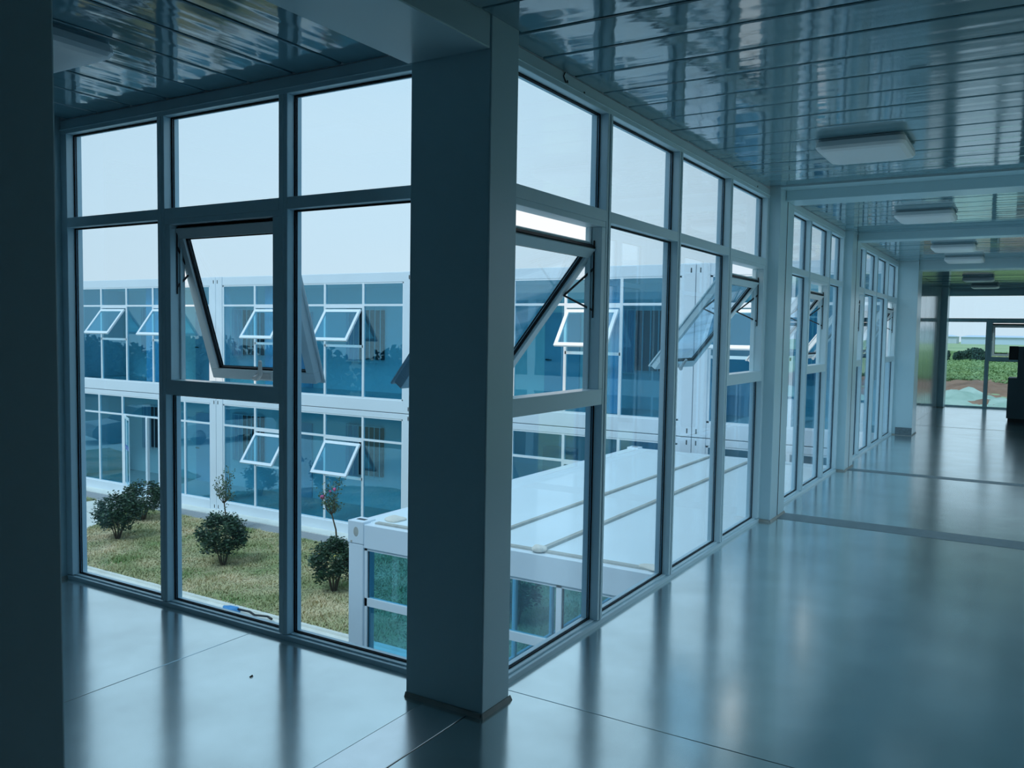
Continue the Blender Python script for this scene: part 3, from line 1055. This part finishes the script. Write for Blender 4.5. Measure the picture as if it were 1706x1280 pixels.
# ------------------------------------------------------------------ shrubs
def bush(x, y, h, r, n, label, seed, leafm=LEAF, group='clipped courtyard shrubs', low=0.17):
    rng = np.random.default_rng(seed)
    root = tag(empty('shrub'), label, 'shrub', group)
    z0 = G + .045
    cz = z0 + h * (low + (1 - low) / 2)
    rz = h * (1 - low) / 2
    # leaves clustered round twig ends so that the crown has gaps and lumps
    nc = 70
    th = rng.uniform(0, 2 * np.pi, nc)
    cph = rng.uniform(-0.85, 1, nc)
    sph = np.sqrt(1 - cph ** 2)
    rad = rng.uniform(.62, .96, nc)
    cx = np.stack([r * rad * sph * np.cos(th), r * rad * sph * np.sin(th), rz * rad * cph], 1)
    idx = rng.integers(0, nc, n)
    c = cx[idx] + rng.normal(0, 1, (n, 3)) * np.array([r, r, rz]) * .13
    d = rng.normal(0, 1, (n, 3))
    d[:, 2] = np.abs(d[:, 2]) * .4 - .35
    d /= np.linalg.norm(d, axis=1)[:, None]
    s = np.cross(d, rng.normal(0, 1, (n, 3)))
    s /= np.linalg.norm(s, axis=1)[:, None]
    ll = rng.uniform(.055, .09, (n, 1))
    c = c + np.array([x, y, cz])
    V = np.stack([c - d * ll * .5, c + s * ll * .24, c + d * ll * .5, c - s * ll * .24], 1)
    np_mesh('foliage', V, 4, leafm, 'stuff', root)
    st = MB()
    for k_ in range(9):
        a = k_ * 2 * math.pi / 9 + .3 * (seed % 5)
        e_ = (x + math.cos(a) * r * .6, y + math.sin(a) * r * .6, z0 + h * (.45 + .2 * (k_ % 3)))
        mid = (x + math.cos(a) * r * .22, y + math.sin(a) * r * .22, z0 + h * .22)
        st.tube([(x + math.cos(a) * .03, y + math.sin(a) * .03, z0 - .03), mid, e_], [.016, .012, .006], 5)
    st.build('stems', BARK, root)
    return root


bush(8.95, 16.10, 1.06, 0.52, 4600, 'leftmost clipped green shrub on the lawn, in front of a smaller one', 3)
bush(10.5, 17.35, 0.98, 0.46, 3400, 'dark shrub half hidden behind the leftmost clipped shrub', 4)
bush(8.83, 12.32, 1.10, 0.48, 4800, 'round clipped shrub in the middle of the lawn, below a young tree', 5)
bush(8.80, 9.17, 1.0, 0.42, 3800, 'round shrub half hidden by the white corner post of the module', 6)
bush(9.15, 5.35, 1.25, 0.46, 3600, 'shrub seen through the glass of the small module', 8)


def rose(x, y, zc_, label, seed, flowers, lean, h0):
    rng = np.random.default_rng(seed)
    root = tag(empty('rose_tree'), label, 'rose tree', 'young standard roses')
    z0 = G + .045
    tx, ty = x + lean[0], y + lean[1]
    st = MB()
    st.tube([(x, y, z0 - .03), ((x * 2 + tx) / 3 + .01, (y * 2 + ty) / 3 + .02, z0 + (zc_ - z0) * .35),
             ((x + tx) / 2, (y + ty) / 2 - .01, z0 + (zc_ - z0) * .6), (tx, ty, zc_)], [.024, .02, .018, .014], 7)
    tips = []
    for k_ in range(9):
        a = k_ * 2.4
        e_ = (tx + math.cos(a) * (.12 + .05 * (k_ % 4)), ty + math.sin(a) * (.12 + .06 * (k_ % 4)), zc_ + .12 + .075 * (k_ * 5 % 9))
        tips.append(e_)
        st.tube([(tx, ty, zc_ - .05), ((tx + e_[0]) / 2, (ty + e_[1]) / 2, zc_ + .05), e_], [.011, .008, .004], 5)
    st.build('stem', BARK, root)
    n = 520
    T = np.array(tips)
    idx = rng.integers(0, len(T), n)
    f_ = rng.uniform(.3, 1.1, (n, 1))
    c = np.array([tx, ty, zc_]) + (T[idx] - np.array([tx, ty, zc_])) * f_ + rng.normal(0, .055, (n, 3))
    d = rng.normal(0, 1, (n, 3))
    d /= np.linalg.norm(d, axis=1)[:, None]
    s = np.cross(d, rng.normal(0, 1, (n, 3)))
    s /= np.linalg.norm(s, axis=1)[:, None]
    ll = rng.uniform(.04, .07, (n, 1))
    V = np.stack([c - d * ll * .5, c + s * ll * .28, c + d * ll * .5, c - s * ll * .28], 1)
    np_mesh('foliage', V, 4, LEAF2, 'stuff', root)
    for (dx, dy, dz, rr) in flowers:
        import bmesh
        b = bmesh.new()
        bmesh.ops.create_icosphere(b, subdivisions=2, radius=rr)
        for v in b.verts:
            v.co *= 1 + .16 * math.sin(v.co.x * 90) * math.cos(v.co.y * 80 + v.co.z * 70)
        me = bpy.data.meshes.new('flower')
        b.to_mesh(me)
        b.free()
        me.materials.append(PINK)
        fo = bpy.data.objects.new('flower', me)
        fo.location = (tx + dx, ty + dy, zc_ + dz)
        COL.objects.link(fo)
        fo.parent = root
    return root


rose(10.8, 14.56, -2.62, 'slender young tree without flowers behind the middle shrub', 21, [], (0, .08), 1)
rose(10.8, 10.88, -2.45, 'slender young rose tree with pink blooms beside the white module', 22,
     [(-.05, .22, .32, .05), (0.0, -.10, .52, .04), (.05, .08, .45, .025)], (0, .26), 1)

# hose, blue cloth, cable
hs = [(9.75, 10.35, G + .09), (10.05, 10.82, G + .10), (10.16, 11.05, G + .10), (10.42, 11.22, G + .10), (10.62, 11.12, G + .09), (10.6, 10.8, G + .08)]
tag(MB().tube(hs, .022, 8).build('garden_hose', YEL, smooth=True), 'short yellow garden hose curled on the lawn beside a shrub', 'hose')
bc = MB()
bc.quad8([(7.0 - .16, 9.80, G + .012), (7.06, 9.72, G + .012), (7.07, 10.0, G + .012), (6.88, 10.05, G + .012),
          (7.0 - .14, 9.83, G + .09), (7.04, 9.76, G + .12), (7.05, 9.97, G + .10), (6.90, 10.01, G + .14)])
tag(bc.build('blue_cloth', BLUEC, bevel=.02), 'folded bright blue cloth lying on the paving below the left windows', 'cloth')
tag(MB().tube([(7.02, 9.78, G + .075), (7.05, 9.5, G + .07), (6.98, 9.3, G + .07), (7.04, 9.05, G + .075), (7.0, 8.9, G + .07)], .02, 6)
    .build('dark_cable', BLACK, smooth=True), 'dark cable trailing from the blue cloth along the paving', 'cable')

# ------------------------------------------------------------------ far field beyond the end window
def fheight(x, y):
    base = np.interp(x, [24, 27, 31, 34.5, 38, 42, 46, 60, 110, 1000], [G, G + .25, G + 1.0, G + 1.75, -1.08, -.86, -.72, -.78, -1.07, -1.2])
    u = (x - 43) / 5.0
    return base + (0.10 * np.sin(y * 1.3 + 1) + 0.06 * np.sin(y * 3.1)) * np.exp(-u * u)


def terrain(name, xs, ys, m, extra=0.0, fn=None, kind='structure'):
    Xg, Yg = np.meshgrid(xs, ys, indexing='ij')
    Z = fheight(Xg, Yg) + extra
    if fn is not None:
        Z = Z + fn(Xg, Yg)
    n0, n1 = Xg.shape
    me = bpy.data.meshes.new(name)
    V = np.stack([Xg, Yg, Z], -1).reshape(-1, 3)
    I = np.arange(n0 * n1).reshape(n0, n1)
    q = np.stack([I[:-1, :-1], I[1:, :-1], I[1:, 1:], I[:-1, 1:]], -1).reshape(-1, 4)
    me.from_pydata(V.tolist(), [], q.tolist())
    me.update()
    for p_ in me.polygons:
        p_.use_smooth = True
    me.materials.append(m)
    o = bpy.data.objects.new(name, me)
    COL.objects.link(o)
    o['kind'] = kind
    return o


def netedge(Yg):
    return 38.2 + 1.5 * np.sin(Yg * .9 + 1.4) + .6 * np.sin(Yg * 2.1)


ys_f = np.concatenate([np.linspace(-200, -14, 20), np.linspace(-12, 14, 90), np.linspace(16, 220, 20)])
terrain('field', np.concatenate([np.linspace(24, 60, 50), np.linspace(65, 900, 60)]), ys_f, FIELD)
# soil mound
def soilfn(X_, Y_):
    rough = .10 * np.sin(X_ * 2.2 + Y_ * 3) * np.cos(Y_ * 2.6 + X_) + .06 * np.sin(Y_ * 7 + X_ * 2) * np.sin(X_ * 4.1)
    return 0.04 + .10 * np.exp(-((X_ - 45) / 3.0) ** 2) + rough * 1.0


so = terrain('soil_mound', np.linspace(36.5, 49.0, 80), np.linspace(-14, 16, 160), SOIL, fn=soilfn)
so['kind'] = 'stuff'
tag(so, 'bank of bare brown soil between the netting and the scrub', 'soil')
# netting, its upper edge scalloped
Yn = np.linspace(-14, 16, 160)
Tn = np.linspace(0, 1, 60)
Xn = 26.5 + Tn[:, None] * (netedge(Yn)[None, :] - 26.5)
Yg = np.repeat(Yn[None, :], 60, 0)
Zn = fheight(Xn, Yg) + .20 + .09 * np.sin(Yg * 1.9 + Xn * .8) + .05 * np.sin(Yg * 4.3 - Xn * 1.7) + .05 * np.sin(Xn * 3.3) + .035 * np.sin(Yg * 9 + Xn * 4) + .03 * np.sin(Yg * 6.5 - Xn * 7)
me = bpy.data.meshes.new('dust_netting')
V = np.stack([Xn, Yg, Zn], -1).reshape(-1, 3)
I = np.arange(60 * 160).reshape(60, 160)
q = np.stack([I[:-1, :-1], I[1:, :-1], I[1:, 1:], I[:-1, 1:]], -1).reshape(-1, 4)
me.from_pydata(V.tolist(), [], q.tolist())
me.materials.append(NET)
for p_ in me.polygons:
    p_.use_smooth = True
o = bpy.data.objects.new('dust_netting', me)
COL.objects.link(o)
tag(o, 'pale green dust netting draped over the ground outside the end window', 'netting')

# scrub: leafy tussocks
def scrub(n, x0, x1, size, zadd, m, label, seed):
    rng = np.random.default_rng(seed)
    x = x0 + (x1 - x0) * rng.uniform(0, 1, n) ** 1.7
    yc = (x + 3.07) * 0.045 - 1.97
    y = yc + rng.uniform(-1, 1, n) * (x + 3) * .13
    lump = .5 + .5 * np.sin(x * .55 + np.sin(y * .6) * 1.5) * np.cos(y * .8 + x * .21)
    hgt = zadd * (.15 + .85 * lump) * rng.uniform(.2, 1, n)
    c = np.stack([x, y, fheight(x, y) + hgt], 1)
    d = rng.normal(0, 1, (n, 3))
    d[:, 2] = np.abs(d[:, 2])
    d /= np.linalg.norm(d, axis=1)[:, None]
    s = np.cross(d, rng.normal(0, 1, (n, 3)))
    s /= np.linalg.norm(s, axis=1)[:, None]
    ll = rng.uniform(.5, 1.3, (n, 1)) * size
    V = np.stack([c - d * ll * .5, c + s * ll * .3, c + d * ll * .5, c - s * ll * .3], 1)
    o = np_mesh('scrub', V, 4, m, 'stuff')
    return tag(o, label, 'scrub')


scrub(150000, 47.5, 190, .20, .42, SCRUB, 'bright green scrub growing beyond the soil bank', 31)


def far_tree(x, y, r, h, label, seed):
    rng = np.random.default_rng(seed)
    root = tag(empty('far_tree'), label, 'tree', None)
    z0 = float(fheight(np.array([x * 1.0]), np.array([y * 1.0]))[0])
    n = 2500
    v = rng.normal(0, 1, (n, 3))
    v /= np.linalg.norm(v, axis=1)[:, None]
    v *= rng.uniform(.6, 1, (n, 1)) * (1 + .15 * np.sin(v[:, :1] * 7))
    c = v * np.array([r, r, h * .5]) + np.array([x, y, z0 + h * .50])
    d = rng.normal(0, 1, (n, 3))
    d /= np.linalg.norm(d, axis=1)[:, None]
    s = np.cross(d, rng.normal(0, 1, (n, 3)))
    s /= np.linalg.norm(s, axis=1)[:, None]
    V = np.stack([c - d * .14, c + s * .09, c + d * .14, c - s * .09], 1)
    np_mesh('foliage', V, 4, TREEF, 'stuff', root)
    MB().tube([(x, y, z0 - .1), (x, y, z0 + h * .5)], .07, 6).build('trunk', BARK, root)


far_tree(108, 4.05, 1.15, 1.6, 'dark rounded tree in the far field left of the opening window', 41)
far_tree(110, 5.6, .7, 1.15, 'smaller dark bush left of the rounded far tree', 42)
far_tree(104, 6.95, .7, 1.5, 'dark bush half cut by the column at the end window', 43)

for i, (x, y0, y1, h, m_, lab) in enumerate((
        (520, -9, 33, 3.8, FARB, 'long building on the far horizon, tinted haze-blue'),
        (560, 38, 60, 4.0, FARW, 'low whitish building at the left end of the horizon'),
        (500, -44, -20, 9.0, FARW, 'whitish building on the horizon seen in the opening window'),
        (540, -75, -46, 7.0, FARB, 'low haze-blue building on the horizon behind the dark kiosk'))):
    z0 = float(fheight(np.array([float(x)]), np.array([0.0]))[0])
    root = tag(empty('far_building'), lab, 'building')
    MB().box(x, x + 20, y0, y1, z0, z0 + h).build('wall', m_, root)
    MB().quad8([(x - 1, y0 - 1, z0 + h), (x + 21, y0 - 1, z0 + h), (x + 21, y1 + 1, z0 + h), (x - 1, y1 + 1, z0 + h),
                (x + 9, y0 + 3, z0 + h + 1.0), (x + 11, y0 + 3, z0 + h + 1.0), (x + 11, y1 - 3, z0 + h + 1.0), (x + 9, y1 - 3, z0 + h + 1.0)]).build('roof', FARB, root)

# ------------------------------------------------------------------ kiosk at the right edge
ki = tag(empty('reception_kiosk'), 'dark grey kiosk cabinet with stepped top at the right edge before the end window', 'kiosk')
MB().box(16.1, 16.75, -2.3, -1.535, 0.07, 0.86).build('cabinet', KIOSK, ki, bevel=.008)
MB().box(16.14, 16.7, -2.25, -1.56, 0.0, 0.07).build('plinth', BLACK, ki)
MB().box(16.12, 16.6, -2.3, -1.685, 0.86, 1.47).build('upright_panel', KIOSK, ki, bevel=.008)
MB().box(16.15, 16.5, -1.685, -1.53, 1.21, 1.475).build('black_box', BLACK, ki, bevel=.006)

# ------------------------------------------------------------------ what the blue glass mirrors: the rest of the left wing, trees, cars
wing = struct(empty('wall_left_wing'))
MB().box(-2.4, 0.0, 8.1, 19.0, -3.42, 3.0).build('wing_core', INDARK, wing)
MB().box(0.0, 0.05, 8.1, 19.0, 2.80, 3.06).build('wing_band', FACADE, wing)
MB().box(0.0, 0.05, 8.1, 19.0, -0.60, -0.02).build('wing_band', FACADE, wing)
MB().box(0.0, 0.05, 8.1, 19.0, -3.42, -3.15).build('wing_band', FACADE, wing)
for k in range(10):
    yy = 8.15 + k * 1.19
    w_ = 0.32 if k in (0, 5) else 0.06
    MB().box(0.0, 0.055, yy, yy + w_, -3.42, 3.06).build('wing_post', FACADE, wing)
for (za, zb_) in ((-3.15, -0.6), (-0.02, 2.80)):
    MB().box(0.01, 0.03, 8.1, 19.0, za, zb_).build('wing_glazing', OGLASS, wing)
rng = np.random.default_rng(77)
n = 26000
cxs = np.array([(-9, 24, 3.2), (-11, 29, 3.8), (-8, 34, 3.4), (-12, 39, 4.2), (-9, 44, 3.6), (-13, 50, 4.4), (-10, 57, 4.0)])
ix = rng.integers(0, len(cxs), n)
v = rng.normal(0, 1, (n, 3))
v /= np.linalg.norm(v, axis=1)[:, None]
v *= rng.uniform(.45, 1, (n, 1)) * (1 + .2 * np.sin(v[:, :1] * 6 + ix[:, None]))
c = np.stack([cxs[ix, 0], cxs[ix, 1], G + cxs[ix, 2] * .5], 1) + v * np.stack([cxs[ix, 2] * .75, cxs[ix, 2] * .85, cxs[ix, 2] * .5], 1)
d = rng.normal(0, 1, (n, 3))
d /= np.linalg.norm(d, axis=1)[:, None]
q = np.cross(d, rng.normal(0, 1, (n, 3)))
q /= np.linalg.norm(q, axis=1)[:, None]
V = np.stack([c - d * .24, c + q * .16, c + d * .24, c - q * .16], 1)
tag(np_mesh('tree_line', V, 4, TREEF, 'stuff'), 'row of dark trees mirrored in the blue glass of the building opposite', 'trees')

CARD = mat('dark_car_paint', (0.03, 0.045, 0.06), 0.2, coat=1.0)
CARW = mat('white_car_paint', (0.75, 0.76, 0.78), 0.25, coat=1.0)


def car(x, y, rz, body, label):
    root = tag(empty('car'), label, 'car', 'parked cars')
    def sec(name, prof, w, m_):
        mb = MB((0, 0, 0))
        a_ = [mb.p(px_, -w(pz), pz) for px_, pz in prof]
        b_ = [mb.p(px_, w(pz), pz) for px_, pz in prof]
        k_ = len(prof)
        mb.f.append(tuple(a_))
        mb.f.append(tuple(reversed(b_)))
        for j in range(k_):
            mb.f.append((a_[(j + 1) % k_], a_[j], b_[j], b_[(j + 1) % k_]))
        return mb.build(name, m_, root, bevel=.03)
    sec('body', [(-2.2, .35), (-2.25, .7), (-2.1, .95), (-1.2, 1.0), (1.0, .95), (2.0, .82), (2.2, .6), (2.2, .32), (0, .25)], lambda z: .88, body)
    sec('cabin', [(-1.9, .95), (-1.3, 1.42), (0.2, 1.46), (1.05, .95)], lambda z: .84 - max(0, z - .95) * .35, BLACK)
    sec('car_roof', [(-1.32, 1.41), (-1.2, 1.47), (0.1, 1.50), (.26, 1.44)], lambda z: .70, body)
    for wx in (-1.35, 1.35):
        for wy in (-.88, .70):
            mb = MB()
            mb.tube([(wx, wy, .32), (wx, wy + .18, .32)], .32, 16)
            mb.build('wheel', BLACK, root)
    root.location = (x, y, G + .01)
    root.rotation_euler = (0, 0, rz)


car(4.6, 31.5, 0.25, CARD, 'dark parked car mirrored at the left of the lower blue glass')
car(2.6, 28.6, 0.25, CARW, 'white parked car mirrored in the lower blue glass by the entrance')
